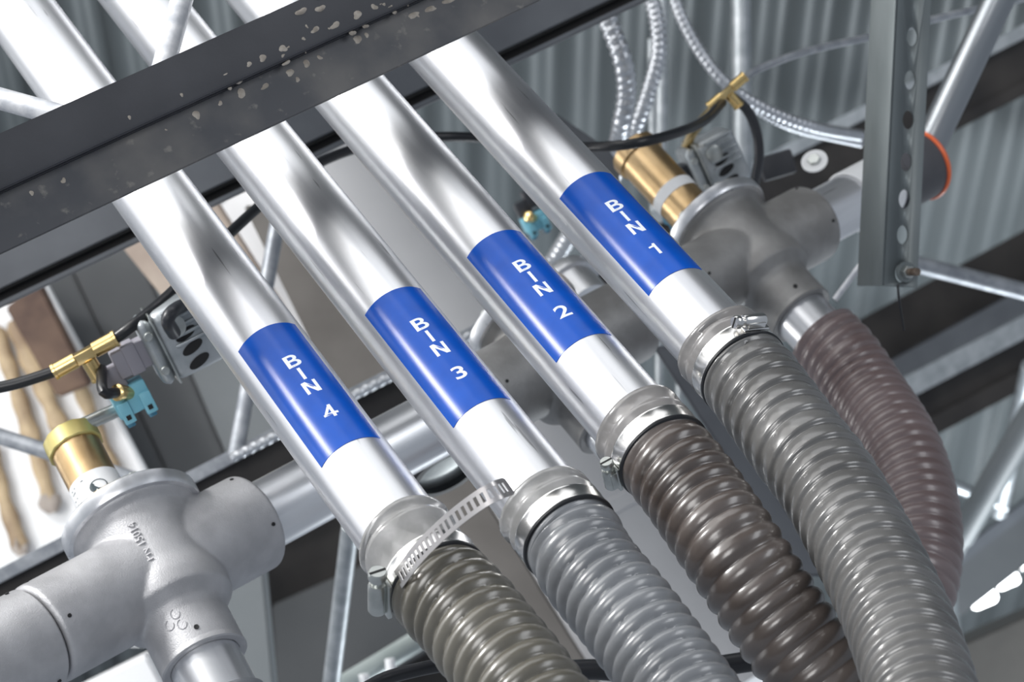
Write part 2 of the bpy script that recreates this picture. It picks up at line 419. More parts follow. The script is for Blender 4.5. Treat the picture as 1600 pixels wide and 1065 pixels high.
# far joists on the right
def far_beam(p0, p1, parts, label): return angle_beam('joist_chord', p0, p1, -FW, parts, label, 'steel beam', None)
far_beam(P(1000, 362, 4.4), P(1900, -95, 4.6), [('flange', rect(-.002, .018, -.01, .01), GALV, .001), ('web', rect(-.075, -.002, -.012, -.004), DARKM, 0), ('lower_flange', rect(-.082, -.062, -.03, .004), DARKM, .001)],
    'far joist chord with a pale top edge crossing behind the perforated strut')
far_beam(P(1180, 655, 4.9), P(1900, 262, 5.1), [('web', rect(-.02, .065, -.01, .0), DARKM, 0), ('flange', rect(-.075, -.02, -.01, .03), PAINT2, .001)],
    'far black joist with a grey lower flange to the right of the mauve hose')
far_beam(P(1200, 722, 4.6), P(1900, 358, 4.8), [('flange', rect(-.012, .022, -.01, .02), GALV, .001), ('web', rect(-.075, -.012, -.012, -.004), DARKM, 0), ('lower_flange', rect(-.085, -.055, -.03, .012), DARKM, .001)],
    'far joist with a wide pale top flange beside the bend of the mauve hose')
far_beam(P(1330, 1000, 5.3), P(1900, 560, 5.6), [('flange', rect(-.01, .012, -.01, .02), PAINT2, .001), ('web', rect(-.09, -.01, -.012, -.004), GPANEL, 0)],
    'far grey joist in the haze above the lit lamps')
for a, b, r, m, lab in [((1405, 405, 3.6), (1680, 475, 3.7), .011, RODG, 'pale double-edged bar running right from the foot of the perforated strut'),
                 ((1610, 570, 4.3), (1560, 800, 4.6), .014, GALV, 'light upright web bar at the right edge of the picture'),
                 ((1640, 600, 4.0), (1500, 840, 4.2), .020, GPANEL2, 'dark bent conduit coming down at the right edge'),
                 ((1440, 737, 4.5), (1572, 790, 4.58), .010, GALV, 'short pale brace right of the mauve hose'),
                 ((1356, 398, 2.71), (1304, 468, 2.71), .0032, ROD, 'small pale rod beside the foot of the perforated strut')]:
    o = rod('steel_bar', P(*a), P(*b), r, m); tag(o, lab, 'steel bar')
tube('dark_conduit', [P(1500, 835, 4.2), P(1478, 890, 4.25), P(1480, 960, 4.3), P(1500, 1100, 4.35)], .018, GPANEL2, 'dark conduit curving down beside the lit lamps', 'conduit')
o = slab('duct_panel', [P(1495, 1010, 4.6), P(1700, 920, 4.6), P(1700, 1200, 4.6), P(1450, 1200, 4.6)], .1, noisy('brown_grey_duct', (.14, .135, .125), (.19, .18, .165), .5, .2, 8))
tag(o, 'brown-grey sheet metal duct in the bottom right corner', 'duct')

# high-bay lamps
def lamp(u, v, wpx, hpx, z, lab):
    M = frame(P(u, v, z), -FW, D(1, .42, 0))
    th = thing('ceiling_lamp', M, lab, 'lamp', 'lit lamps under the far roof')
    a, b = wpx*z/F/2, hpx*z/F/2
    link('housing', box_bm(-a*1.04, a*1.04, -b*1.04, b*1.04, -.06, -.012, .01), GALV, th)
    link('lens', box_bm(-a, a, -b, b, -.012, .004, min(a, b)*.35, 3), LAMP, th)
for args in [(1533, 925, 44, 46, 6.0, 'lit lamp nearest the hoses'), (1572, 900, 38, 36, 6.0, 'small middle lit lamp'), (1600, 868, 60, 38, 6.2, 'lit lamp at the right edge'), (1534, 893, 32, 26, 6.6, 'lit lamp above the one nearest the hoses'), (1561, 876, 22, 18, 6.6, 'smallest lit lamp, top of the cluster')]:
    lamp(args[0], args[1], args[2]*.95, args[3]*.95, *args[4:])

# ------------------------------------------------------------------ left background
bd = thing('glued_board', T(P(60, 680, 4.05)), 'white board with brown glue stripes at the left edge', 'board')
slab('panel', [P(-80, 400, 4.05), P(70, 440, 4.05), P(262, 800, 4.05), P(262, 1010, 4.05), P(-80, 1010, 4.05)], .03, WPANEL, bd)
def stripe(pts, wpx, mat, z=4.035):
    pw = [P(u, v, z) for u, v in pts]; r = wpx*z/F/2
    rp, ds = resample(spline(pw, 8), .01)
    bm = bmesh.new(); k = 10; rings = []
    for i, p in enumerate(rp):
        t = (rp[min(i+1, len(rp)-1)]-rp[max(i-1, 0)]).normalized(); side = t.cross(FW).normalized()
        rr = r*(1+.12*math.sin(i*1.3)+.1*math.sin(i*.47+wpx))
        if i == 0 or i == len(rp)-1: rr *= .55
        rings.append([bm.verts.new(p+side*rr*math.cos(PI*j/(k-1))-FW*.009*math.sin(PI*j/(k-1))-P(60, 680, 4.05)) for j in range(k)])
    for a, b in zip(rings, rings[1:]):
        for j in range(k-1): bm.faces.new((a[j], a[j+1], b[j+1], b[j]))
        bm.faces.new((a[k-1], a[0], b[0], b[k-1]))
    bm.faces.new(rings[0]); bm.faces.new(rings[-1])
    link('glue_stripe', bm, mat, bd)
stripe([(-10, 510), (10, 560), (48, 680), (78, 780)], 26, GLUE)
stripe([(20, 500), (60, 590), (100, 680), (150, 780)], 30, GLUE)
stripe([(-20, 690), (10, 790), (34, 860)], 26, GLUE)
stripe([(80, 510), (118, 590), (160, 690), (205, 800)], 22, GLUE)
stripe([(72, 770), (84, 800)], 34, GLUEG)
stripe([(26, 840), (36, 866)], 26, GLUEG)
cab = thing('grey_cabinet', T(P(250, 600, 4.2)), 'dark grey painted cabinet with seams behind the left solenoid valve', 'cabinet')
def wpoly(z, *pp): return [P(u, v, z) for u, v in pp]
slab('side_panel', wpoly(4.2, (55, 440), (108, 415), (290, 800), (225, 830)), .2, GPANEL, cab)
slab('door', wpoly(4.2, (110, 414), (205, 370), (390, 800), (292, 800)), .2, GPANEL, cab)
slab('door', wpoly(4.2, (207, 369), (330, 330), (480, 760), (392, 800)), .2, GPANEL2, cab)
o = slab('wood_post', wpoly(3.95, (8, 480), (60, 440), (140, 600), (90, 620)), .04, noisy('dark_timber', (.06, .03, .02), (.14, .085, .055), .6, 0, 20)); tag(o, 'dark brown timber scrap above the glued board', 'timber')
o = slab('stained_wall_patch', wpoly(3.6, (190, 385), (330, 300), (470, 520), (300, 520)), .04, TAN); tag(o, 'tan stained panel behind the upper part of the bin 4 pipe', 'panel')
o = slab('metal_sheet', wpoly(3.9, (340, 850), (408, 850), (440, 1200), (345, 1200)), .06, GPANEL2); tag(o, 'mid grey upright panel below the left tee fitting', 'panel')
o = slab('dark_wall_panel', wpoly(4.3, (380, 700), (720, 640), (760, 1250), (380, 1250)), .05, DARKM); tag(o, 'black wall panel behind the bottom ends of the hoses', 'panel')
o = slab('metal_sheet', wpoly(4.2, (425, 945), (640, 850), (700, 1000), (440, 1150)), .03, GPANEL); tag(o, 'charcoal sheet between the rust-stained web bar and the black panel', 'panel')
o = slab('white_box', wpoly(3.5, (100, 1085), (228, 1022), (260, 1085), (240, 1150), (120, 1150)), .08, WPANEL); tag(o, 'white box edge showing under the left tee fitting', 'box')
o = rod('green_rail', P(470, 1110, 3.4), P(760, 935, 3.6), .013, GREENG); tag(o, 'pale green-grey rail below the rust-stained web bar', 'rail')
for u, v, s, lab in [(612, 1040, 1, 'white peg under the green-grey rail, left of the black cable end'), (570, 1066, 1.2, 'white peg at the bottom edge under the green-grey rail')]:
    o = rod('white_peg', P(u-3, v-12*s, 3.45), P(u+1, v+26*s, 3.45), .006*s, WPANEL); tag(o, lab, 'peg')
# big pale duct running down behind the pipes
def duct():
    a, b = P(440, 320, 3.95), P(1060, 1160, 3.75)
    M = frame(a, b-a, -FW); L = (b-a).length
    th = thing('round_duct', M, 'large pale grey round duct running down behind the pipes and hoses', 'duct')
    link('body', lathe([(0, 0), (.176, 0), (.182, .006), (.182, L), (0, L)], 96), DUCT, th)
    link('seam_band', lathe([(.182, .62), (.1845, .622), (.1845, .640), (.182, .642)], 96), DUCT, th)
duct()
o = slab('angle_bracket', wpoly(3.1, (1020, 540), (1060, 540), (1300, 900), (1255, 900)), .02, PAINT2); tag(o, 'grey steel angle between the hoses of bins 1 and 2', 'bracket')
o = slab('dark_channel', wpoly(3.3, (1085, 600), (1130, 600), (1250, 780), (1180, 760)), .02, DARKM); tag(o, 'black channel between the hoses of bins 1 and 2', 'channel')

o = slab('painted_duct_shade', wpoly(3.42, (380, 320), (475, 320), (965, 1110), (770, 1110)), .01, noisy('brown_grey_shade', (.13, .12, .11), (.22, .205, .19), .5, .1, 5)); tag(o, 'brown-grey strip standing in for shade on the round duct, between the pipes of bins 3 and 4', 'painted shade')  # strip added before the duct, its dark colour paints the duct's shaded part

# ------------------------------------------------------------------ bin pipes
VPX, VPY = -2263., -3118.
d = D(VPX-800, -(VPY-532), F).normalized()      # up the pipes, away from the camera
A = -d                                          # down the pipes
RP = .030
KP = 1.30e-4
PIPE = [('1', 624.), ('2', 423.5), ('3', 222.), ('4', 18.)]
C = (-FW - A*(-FW).dot(A)).normalized()
R = A.cross(C)
if R.dot(RX) < 0: R = -R
def on_axis(x0, y):                              # axis point seen at image height y
    z = 1/(KP*(y-VPY)); t = (y-VPY)/(-VPY)
    return P(VPX+(x0-VPX)*t, y, z)
def proj(p):
    q = p-CAM; z = q.dot(FW); return 800+F*q.dot(RX)/z, 532-F*q.dot(UP)/z
def pipe_frame(x0):
    o = on_axis(x0, 100); return frame(o, A, C), o
def cyl_pt(o, s, phi, r): return o + A*s + (C*math.cos(phi)+R*math.sin(phi))*r
def find_s(o, phi, r, v):
    lo, hi = -1.5, 1.5
    for _ in range(60):
        m = (lo+hi)/2
        if proj(cyl_pt(o, m, phi, r))[1] < v: lo = m
        else: hi = m
    return lo
sgn = 1
def wrap(bm, r0, phi0, s0, sg):
    """bend a flat mesh (x across, y up the pipe, z out) round the pipe"""
    for v in bm.verts:
        ph = phi0 + v.co.x/r0; rr = r0 + v.co.z
        v.co = Vector((rr*math.cos(ph), sg*rr*math.sin(ph), s0 - v.co.y))
    return bm
LBL = {'4': (549, 730), '3': (492, 668), '2': (402, 566), '1': (310, 462)}
ENDY = {'1': 552, '2': 682, '3': 806, '4': 852}
for num, x0 in PIPE:
    M, o = pipe_frame(x0)
    yv = Vector((M[0][1], M[1][1], M[2][1])); sg = 1 if yv.dot(R) > 0 else -1
    send = find_s(o, PI/2, 0, ENDY[num])
    p = thing('bin_pipe', M, {'1': 'rightmost of the four silver pipes, its blue label reading BIN 1', '2': 'silver pipe between the rightmost pipe and the BIN 3 pipe, labelled BIN 2', '3': 'silver pipe next to the leftmost one, its blue label reading BIN 3', '4': 'leftmost of the four silver pipes, its blue label reading BIN 4'}[num], 'pipe')
    prof = [(RP, -.75), (RP, send+.03), (RP-.0015, send+.03), (RP-.0015, -.75)]
    link('tube', lathe(prof, 128, True), ALU, p, T((0, 0, 0)) @ Matrix.Rotation(random.random()*6, 4, 'Z'), angle=30)
    vt, vb = LBL[num]
    s0 = find_s(o, math.radians(-30), RP, vt); s1 = find_s(o, math.radians(-30), RP, vb)
    L = s1-s0; ph0, ph1 = math.radians(-30), math.radians(69); n = 48
    bm = bmesh.new(); g = []
    for j in range(2):
        for rr in (RP+.00005, RP+.00035):
            g.append([bm.verts.new((rr*math.cos(ph0+(ph1-ph0)*k/n), sg*rr*math.sin(ph0+(ph1-ph0)*k/n), s0 if j == 0 else s1)) for k in range(n+1)])
    for k in range(n):
        bm.faces.new((g[1][k], g[1][k+1], g[3][k+1], g[3][k])); bm.faces.new((g[0][k], g[0][k+1], g[2][k+1], g[2][k]))
        bm.faces.new((g[0][k], g[0][k+1], g[1][k+1], g[1][k])); bm.faces.new((g[2][k], g[2][k+1], g[3][k+1], g[3][k]))
    for k in (0, n): bm.faces.new((g[0][k], g[1][k], g[3][k], g[2][k]))
    lb = link('label', bm, BLUE, p, angle=60); lb['label'] = 'blue label reading BIN %s' % num
    allb = bmesh.new(); pc = math.radians(24.5)
    for ch, off in (('B', .0445), ('I', .0605), ('N', .0765), (num, .1065)):
        t = glyph(ch, .0134)
        bmesh.ops.remove_doubles(t, verts=t.verts, dist=1e-6)
        merge(allb, t, T((0, off*-1 if False else 0, 0)) @ Matrix.Translation((0, -off, .00042)))
    bmesh.ops.subdivide_edges(allb, edges=[e for e in allb.edges if e.calc_length() > .002], cuts=3)
    wrap(allb, RP, pc, s0, sg)
    link('lettering', allb, WHT, lb, smooth=False)['label'] = 'white stacked letters BIN %s' % num

    # hose, cuff and clamp ------------------------------------------------
    E = o + A*send
    SH = .018 if num == '4' else 0.
    hs = bpy.data.objects
    cuffR = RP+.0042
    NAMES = {'1': 'smoky grey ribbed hose clamped to the BIN 1 pipe', '2': 'brown ribbed hose clamped to the BIN 2 pipe', '3': 'blue-grey ribbed hose clamped to the BIN 3 pipe', '4': 'olive-brown ribbed hose clamped to the BIN 4 pipe'}
    PATH = {'1': [(1246, 692, 2.015), (1294, 755, 1.98), (1348, 850, 1.925), (1396, 950, 1.865), (1432, 1050, 1.80), (1455, 1150, 1.74), (1470, 1260, 1.68)],
            '2': [(1080, 765, 1.985), (1145, 860, 1.95), (1212, 960, 1.935), (1286, 1065, 1.925), (1366, 1180, 1.92)],
            '3': [(921, 888, 1.92), (986, 968, 1.885), (1052, 1058, 1.85), (1115, 1150, 1.81), (1180, 1250, 1.77)],
            '4': [(727, 958, 1.886), (762, 1002, 1.865), (812, 1065, 1.835), (870, 1150, 1.80), (920, 1240, 1.76)]}
    RO = {'1': .0362, '2': .0350, '3': .0345, '4': .0364}[num]
    HM = {'1': H_GREY, '2': H_BROWN, '3': H_BLUEG, '4': H_OLIVE}[num]
    pitch = {'1': .0172, '2': .0130, '3': .0122, '4': .0142}[num]
    amp = {'1': .0034, '2': .0030, '3': .0036, '4': .0036}[num]
    pts = [E + A*(.0235+SH), E + A*(.034+SH)] + [P(*q) for q in PATH[num]]
    def rad(s, ph, RO=RO, amp=amp, pitch=pitch):
        f = (s/pitch - ph/(2*PI)) % 1.0
        hump = math.sin(PI*f)**.8 if f > 0 else 0
        hump = max(0., math.cos((f-.5)*PI))**(.8 if num != '1' else 1.0)
        if num == '1': hump = hump*.4 + .6*((f/.84)**1.6 if f < .84 else 1-((f-.84)/.16)**.8)
        ramp = min(1, max(0, (s-.0)/.006))
        return (RP+.0036)*(1-ramp) + ramp*(RO-amp+amp*hump)
    ht = thing('ribbed_hose', T(E), NAMES[num], 'hose')
    bm, oo = sweep(pts, rad, seg=72, step=.0010, caps=True, origin=E)
    hb = link('corrugated_tube', bm, HM, ht, angle=80)
    # cuff: first turns of the hose slid over the pipe, uneven cut edge
    bm = bmesh.new(); rings = []; seg = 96
    prof = [(0.0003, -.012), (.0036, -.0125), (.0052, -.0105), (.0050, -.007), (.0028, -.003), (.0046, .001), (.0050, .004), (.0032, .008), (.0034, .010+SH), (.0032, .020+SH), (.0034, .026+SH)]
    for pi_, (dr, dz) in enumerate(prof):
        ring = []
        for k in range(seg):
            ph = 2*PI*k/seg
            wob = (.0022*math.sin(ph*1+float(num)*2.1)+.0012*math.sin(ph*3+float(num))) if pi_ < 4 else 0
            rr = RP+dr+(.0004*math.sin(5*ph+float(num)) if pi_ < 6 else 0)
            ring.append(bm.verts.new(A*(dz+wob)+(C*math.cos(ph)+R*math.sin(ph))*rr))
        rings.append(ring)
    for a_, b_ in zip(rings, rings[1:]):
        for k in range(seg): bm.faces.new((a_[k], a_[(k+1) % seg], b_[(k+1) % seg], b_[k]))
    link('cuff', bm, CUFF if num in '34' else CUFFD, ht, angle=80)['label'] = 'clear plastic end of the hose'
    # clamp
    cM = frame(E + A*(.016+SH), A, C); cyv = Vector((cM[0][1], cM[1][1], cM[2][1])); cs = 1 if cyv.dot(R) > 0 else -1
    cl = thing('hose_clamp', cM, {'1': 'shiny worm-drive clamp with its screw to the right, on the BIN 1 hose', '2': 'shiny worm-drive clamp with its screw at the left, on the BIN 2 hose',
               '3': 'shiny band clamp with no screw in view, on the BIN 3 hose', '4': 'worm-drive clamp with a long slotted tail sticking up, on the BIN 4 hose'}[num], 'hose clamp')
    rb = RP+.0046; hw = .0060
    link('band', lathe([(rb-.0008, -hw), (rb+.0002, -hw-.0004), (rb+.0004, -hw+.0004), (rb+.0002, -hw+.0012), (rb+.0002, hw-.0012), (rb+.0004, hw-.0004), (rb+.0002, hw+.0004), (rb-.0008, hw)], 128, True), CHROME, cl, angle=60)
    link('liner', lathe([(rb-.0012, hw), (rb+.0008, hw+.0008), (rb+.0006, hw+.0025), (rb-.0012, hw+.0035)], 96), RUB, cl)
    if num != '3':
        phs = {'1': math.radians(44), '2': math.radians(-72), '4': math.radians(-58)}[num]
        # housing frame: z tangential, x outwards
        def hpt(ph, r, s): return Vector((r*math.cos(ph), cs*r*math.sin(ph), s))
        tang = Vector((-math.sin(phs), cs*math.cos(phs), 0)); outv = Vector((math.cos(phs), cs*math.sin(phs), 0))
        if num in ('1',): tang = -tang          # screw head points to the left
        tdir = tang
        hM = frame(hpt(phs, rb+.0052, 0), tdir, outv)
        hm = CHROME if num == '1' else ZINC
        if num == '4': hM = hM @ Matrix.Translation((.0012, 0, 0)) @ Matrix.Diagonal((1.3, 1.3, 1.35, 1))
        hh = link('screw_housing', lathe([(0, -.0105), (.0042, -.0105), (.0050, -.009), (.0050, .0065), (.0044, .008), (0, .008)], 32), hm, cl, hM)
        sd = .010
        link('screw', lathe([(0, .008), (.0032, .008), (.0032, .0105), (.0046, .0108), (.0050, .012), (.0050, .0148), (.0042, .016), (0, .016)], 6 if False else 20), hm, hh)
        sb = box_bm(-.0044, .0044, -.0006, .0006, .0155, .0163)
        link('screw_slot', sb, BLK, hh)
        bb = box_bm(-.0056, -.0030, -.0062, .0062, -.0125, .0085, .0006)
        link('saddle', bb, hm, hh)
        if num == '2' or num == '1':
            bb = box_bm(-.0042, .0014, .0050, .0060, -.0085, .006, .0003); box_bm(-.0042, .0014, -.0060, -.0050, -.0085, .006, .0003, bm=bb)
            link('crimp', bb, hm, hh)
    if num == '4':
        # loose tail of the band, punched with slots, springing off towards upper right
        inv = cM.inverted()
        ctrl = [(622, 905, 1.885), (655, 862, 1.86), (700, 818, 1.84), (745, 783, 1.83), (775, 766, 1.83), (796, 758, 1.845)]
        cen, ds = resample(spline([P(*q) for q in ctrl], 10), .0026)
        bm = bmesh.new(); W = .0066; th = .0006; rows = []
        offs = [-W, -W*.52, W*.52, W]
        widthdir = None
        for i, pnt in enumerate(cen):
            t = (cen[min(i+1, len(cen)-1)]-cen[max(i-1, 0)]).normalized()
            wd = D(.42, -.80, -.42); wd = (wd - t*wd.dot(t)).normalized()
            nn = t.cross(wd).normalized()
            shr = .8 if i == len(cen)-1 else 1
            rows.append([(bm.verts.new(inv @ (pnt+wd*oo_*shr+nn*th/2)), bm.verts.new(inv @ (pnt+wd*oo_*shr-nn*th/2))) for oo_ in offs])
        nr = len(rows)
        def solid(i, j): return not (j == 1 and i % 2 == 0 and i < nr-3)
        for i in range(nr-1):
            for j in range(3):
                if not solid(i, j): continue
                a_, b_, c_, e_ = rows[i][j], rows[i][j+1], rows[i+1][j+1], rows[i+1][j]
                bm.faces.new((a_[0], b_[0], c_[0], e_[0])); bm.faces.new((a_[1], e_[1], c_[1], b_[1]))
                for (p_, q_, di, dj) in ((a_, b_, -1, 0), (e_, c_, 1, 0), (a_, e_, 0, -1), (b_, c_, 0, 1)):
                    ii, jj = i+di, j+dj
                    if not (0 <= ii < nr-1 and 0 <= jj < 3) or not solid(ii, jj):
                        bm.faces.new((p_[0], q_[0], q_[1], p_[1]))
        bmesh.ops.remove_doubles(bm, verts=bm.verts, dist=1e-7)
        link('slotted_tail', bm, noisy('dull_stainless', (.62, .59, .58), (.74, .71, .70), .32, .9, 40), cl, angle=40)['label'] = 'long slotted loose end of the band'
    if num in ('1', '2'):
        # frayed copper wire showing at the cut edge of the hose
        rr = random.Random(5+int(num)); ph = math.radians(-8 if num == '1' else -48)
        for q in range(3 if num == '1' else 2):
            pa = [E + A*(-.010+.002*math.sin(k*2.1+q)) + (C*math.cos(ph+.05*k*(.5+.2*q))+R*math.sin(ph+.05*k*(.5+.2*q)))*(RP+.0058+.0008*math.sin(k*3+q*2)) for k in range(5)]
            tube('ground_wire', pa, .00045, COPPER, parent=ht, seg=8, step=.0008)

# mauve hose on the right tee, and its neighbour under the left tee, come with the manifold below
# ------------------------------------------------------------------ manifold line with tee fittings
M0 = P(60, 994, 2.27); M1 = P(1290, 336, 2.85)
mdir = (M1-M0).normalized()
def on_manifold(u):
    lo, hi = -2., 3.
    for _ in range(60):
        m = (lo+hi)/2
        if proj(M0+mdir*m)[0] < u: lo = m
        else: hi = m
    return M0+mdir*lo
def tee(u, sc, mat, label, A, Lp=.104, Ln=.104):
    O = on_manifold(u)
    M = frame(O, A, -FW) @ Matrix.Diagonal((sc, sc, sc, 1))
    M = frame(O, A, -FW)
    th = thing('tee_fitting', M, label, 'pipe fitting')
    md = (M.inverted().to_3x3() @ mdir).normalized()
    bm = bmesh.new()
    body = [(0, -.052), (.056, -.052), (.0545, -.046), (.049, -.041), (.0475, -.034), (.0465, -.02), (.0465, .012), (.0485, .026), (.0485, .034), (.0480, .040), (.0385, .050), (.0365, .056), (.0365, .092), (0, .092)]
    merge(bm, lathe([(r*sc, z*sc) for r, z in body], 64))
    for s_ in (1, -1):
        L = (Lp if s_ > 0 else Ln)*sc
        c = cyl_bm(.0425*sc, 0, L, 64, .003*sc)
        merge(bm, c, frame(Vector((0, 0, 0)), md*s_, (1, 0, 0)))
    b = link('body', bm, mat, th)
    rm = b.modifiers.new('r', 'REMESH'); rm.mode = 'VOXEL'; rm.voxel_size = .0016; rm.use_smooth_shade = True
    sm = b.modifiers.new('s', 'SMOOTH'); sm.factor = .5; sm.iterations = 4
    # set screws in the sleeves and the outlet
    side = md.cross(Vector((0, 0, 1))).normalized()
    if side.x < 0: side = -side
    for s_ in (1, -1):
        for an in (-.55, .85):
            rd = (Vector((1, 0, 0)) - md*md.x).normalized(); up = md.cross(rd)*s_
            n = rd*math.cos(an)+up*math.sin(an)
            link('set_screw', cyl_bm(.0017*sc, 0, .0012, 12), BLK, b, frame(md*s_*((Lp if s_ > 0 else Ln)-.010)*sc+n*.0420*sc, n, md))
    n = Vector((math.cos(-.35), math.sin(-.35)*1, 0))
    link('set_screw', lathe([(0, .001), (.0012, .001), (.0020, .0012), (.0022, 0)], 16), BLK, b, frame(Vector((n.x, n.y, 0))*.0362*sc+Vector((0, 0, .080*sc)), n, (0, 0, 1)))
    fl = link('flange', lathe([(r*sc, z*sc) for r, z in [(0, -.062), (.058, -.062), (.060, -.060), (.060, -.051), (.0585, -.048), (.052, -.047), (0, -.047)]], 96), ALU, th)
    fl['label'] = 'turned round flange'
    for k in range(6):
        a = 2*PI*k/6+.5
        hb = cyl_bm(.0048*sc, -.068*sc, -.062*sc, 6); merge(hb, cyl_bm(.0075*sc, -.0632*sc, -.0618*sc, 20))
        link('flange_bolt', hb, ZINC, th, T((.0465*sc*math.cos(a), .0465*sc*math.sin(a), 0)))
    link('outlet_rim', lathe([(.0302*sc, .093*sc), (.0302*sc, .070*sc), (.0365*sc, .088*sc), (.0368*sc, .0925*sc), (.0355*sc, .0935*sc)], 64, True), mat, th)
    return th, O, M, md
def brass_cyl(tM, sc, label, L=.112, off=(0, 0), cyl_r=.0215, right=False):
    M = tM @ T((off[0]*sc, off[1]*sc, -.062*sc)) @ Matrix.Rotation(PI, 4, 'X')
    th = thing('brass_cylinder', M, label, 'air cylinder')
    r = cyl_r*sc; L = L*sc
    link('barrel', lathe([(0, .0003), (r, .0003), (r, L), (0, L)], 64), BRASS, th)
    b = link('cap', cyl_bm(r*1.13, L, L+.016*sc, 12, .001), BRASS if right else OLIVE, th)
    if not right: b['label'] = 'yellow twelve-sided end cap'
    s0_, s1_ = (.38, .50) if right else (.22, .54)
    lb = link('sticker', lathe([(r+.0003, L*s0_), (r+.0005, L*s0_), (r+.0005, L*s1_), (r+.0003, L*s1_)], 64, True), TAG, th); lb['label'] = 'white wrap-round sticker'
    return th, r, L
AL = -D(-.46, .73, .50).normalized(); AR = -D(-.56, .66, .50).normalized()
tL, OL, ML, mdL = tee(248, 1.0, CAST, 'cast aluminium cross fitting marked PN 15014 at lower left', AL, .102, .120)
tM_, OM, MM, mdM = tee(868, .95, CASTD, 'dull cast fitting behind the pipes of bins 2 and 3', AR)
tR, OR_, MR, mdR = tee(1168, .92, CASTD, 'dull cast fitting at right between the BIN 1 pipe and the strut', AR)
# raised casting number
def cast_number():
    yv = Vector((ML[0][1], ML[1][1], ML[2][1])); sg = 1 if yv.dot(RX) > 0 else -1
    t = text_mesh('PN 15014', .0098, .0009)
    bmesh.ops.subdivide_edges(t, edges=[e for e in t.edges if e.calc_length() > .003], cuts=3)
    # reads up the body
    for v in t.verts:
        x, y, z = v.co; ph = math.radians(8)+(-y)/.0465; rr = .0473+z+max(0, x-.016)*.05
        v.co = Vector((rr*math.cos(ph), sg*rr*math.sin(ph), -x-.006))
    link('casting_number', t, CAST, tL, smooth=False)['label'] = 'raised number PN 15014'
    bm = bmesh.new()
    for k, (dz, dp) in enumerate(((.067, .05), (.061, .27), (.072, .30))):
        ring = []
        pts = [Vector(((.0367)*math.cos(dp-.2+.085*math.cos(a*.1)), sg*.0367*math.sin(dp-.2+.10*math.cos(a/10)), dz+.0045*math.sin(a/10))) for a in range(0, 48)]
        b2, _ = sweep(pts, .0004, seg=6, step=.001, origin=Vector(), ref=Vector((1, 0, 0)), smooth_n=2)
        merge(bm, b2)
    link('casting_mark', bm, CAST, tL)
cast_number()
# next coupling at far left
def coupling(a, b, r, mat, label, group=None):
    M = frame(a, b-a); L = (b-a).length
    th = thing('pipe_sleeve', M, label, 'pipe fitting')
    link('sleeve', lathe([(0, 0), (r-.002, 0), (r, .002), (r, L-.002), (r-.002, L), (0, L)], 64), mat, th)
    for an in (.4, 2.3, 4.2):
        n = Vector((math.cos(an), math.sin(an), 0)); link('set_screw', cyl_bm(.0017, 0, .0012, 12), BLK, th, frame(n*r*.998+Vector((0, 0, L-.010)), n, (0, 0, 1)))
coupling(OL - mdir*.27, OL - mdir*.1220, .0420, CAST, 'cast sleeve running off the left edge beside the PN 15014 fitting')
def manifold_pipe(a, b, r, label):
    M = frame(a, b-a); L = (b-a).length
    o = link('manifold_pipe', lathe([(0, 0), (r, 0), (r, L), (0, L)], 96), ALU, None, M); tag(o, label, 'pipe')
manifold_pipe(OL + mdir*.1022, OM - mdir*.099, .030, 'aluminium pipe between the PN 15014 fitting and the next fitting')
manifold_pipe(OM + mdir*.099, OR_ - mdir*.0958, .029, 'short aluminium pipe behind the pipes of bins 1 and 2')
manifold_pipe(OR_ + mdir*.0958, OR_ + mdir*.213, .029, 'aluminium pipe leaving the right fitting behind the strut')
# rubber coupling
g = P(1422, 262, 3.06); gd = mdir
M = frame(OR_+mdir*.2135, mdir); th = thing('rubber_coupling', M, 'dark rubber coupling with an orange end ring behind the strut', 'coupling')
link('sleeve', lathe([(0, 0), (.036, 0), (.036, .052), (0, .052)], 64), noisy('dark_grey_rubber', (.06, .062, .07), (.09, .09, .1), .5, 0, 20), th)
link('end_ring', lathe([(.030, .052), (.0375, .052), (.0385, .0545), (.0375, .057), (.030, .057)], 64), ORANGE, th)['label'] = 'orange ring'
end = OR_+mdir*.268
STEELP = noisy('plain_steel_tube', (.26, .28, .30), (.36, .38, .40), .33, .85, 12, (1, 1, .1))
o = rod('steel_pipe', end - D(.10, .16, 0).normalized()*.0, P(1612, -110, 2.93), .0165, STEELP); tag(o, 'grey steel pipe rising to the upper right from the orange-ringed coupling', 'pipe')
# capped straight outlet stub with black ring under pipe between bins 3 and 4
S = P(672, 690, 2.66)
M = frame(S, D(.45, -.75, -.45), -FW); th = thing('capped_outlet', M, 'ribbed steel outlet with a black ring between the pipes of bins 3 and 4', 'pipe fitting')
bm = bmesh.new(); merge(bm, lathe([(0, -.01), (.033, -.01), (.033, .03), (.028, .031), (0, .031)], 64)); link('outlet', bm, ZINC, th)
link('rim', lathe([(.030, .030), (.036, .030), (.0375, .0335), (.036, .037), (.030, .037)], 64, True), RUB, th)
# outlets below the tees
def outlet(tO, sc, length, label, A):
    M = frame(tO + A*.093*sc, A, -FW)
    o = link('outlet_pipe', lathe([(.0296*sc, -.03), (.0296*sc, length), (.028*sc, length), (.028*sc, -.03)], 96, True), ALU, None, M); tag(o, label, 'pipe'); return o
outlet(OL, 1, .10, 'short aluminium outlet pipe below the PN 15014 fitting', AL)
outlet(OR_, .92, .06, 'short aluminium outlet pipe feeding the mauve hose', AR)
outlet(OM, .95, .05, 'short outlet pipe behind the BIN 2 pipe', AR)
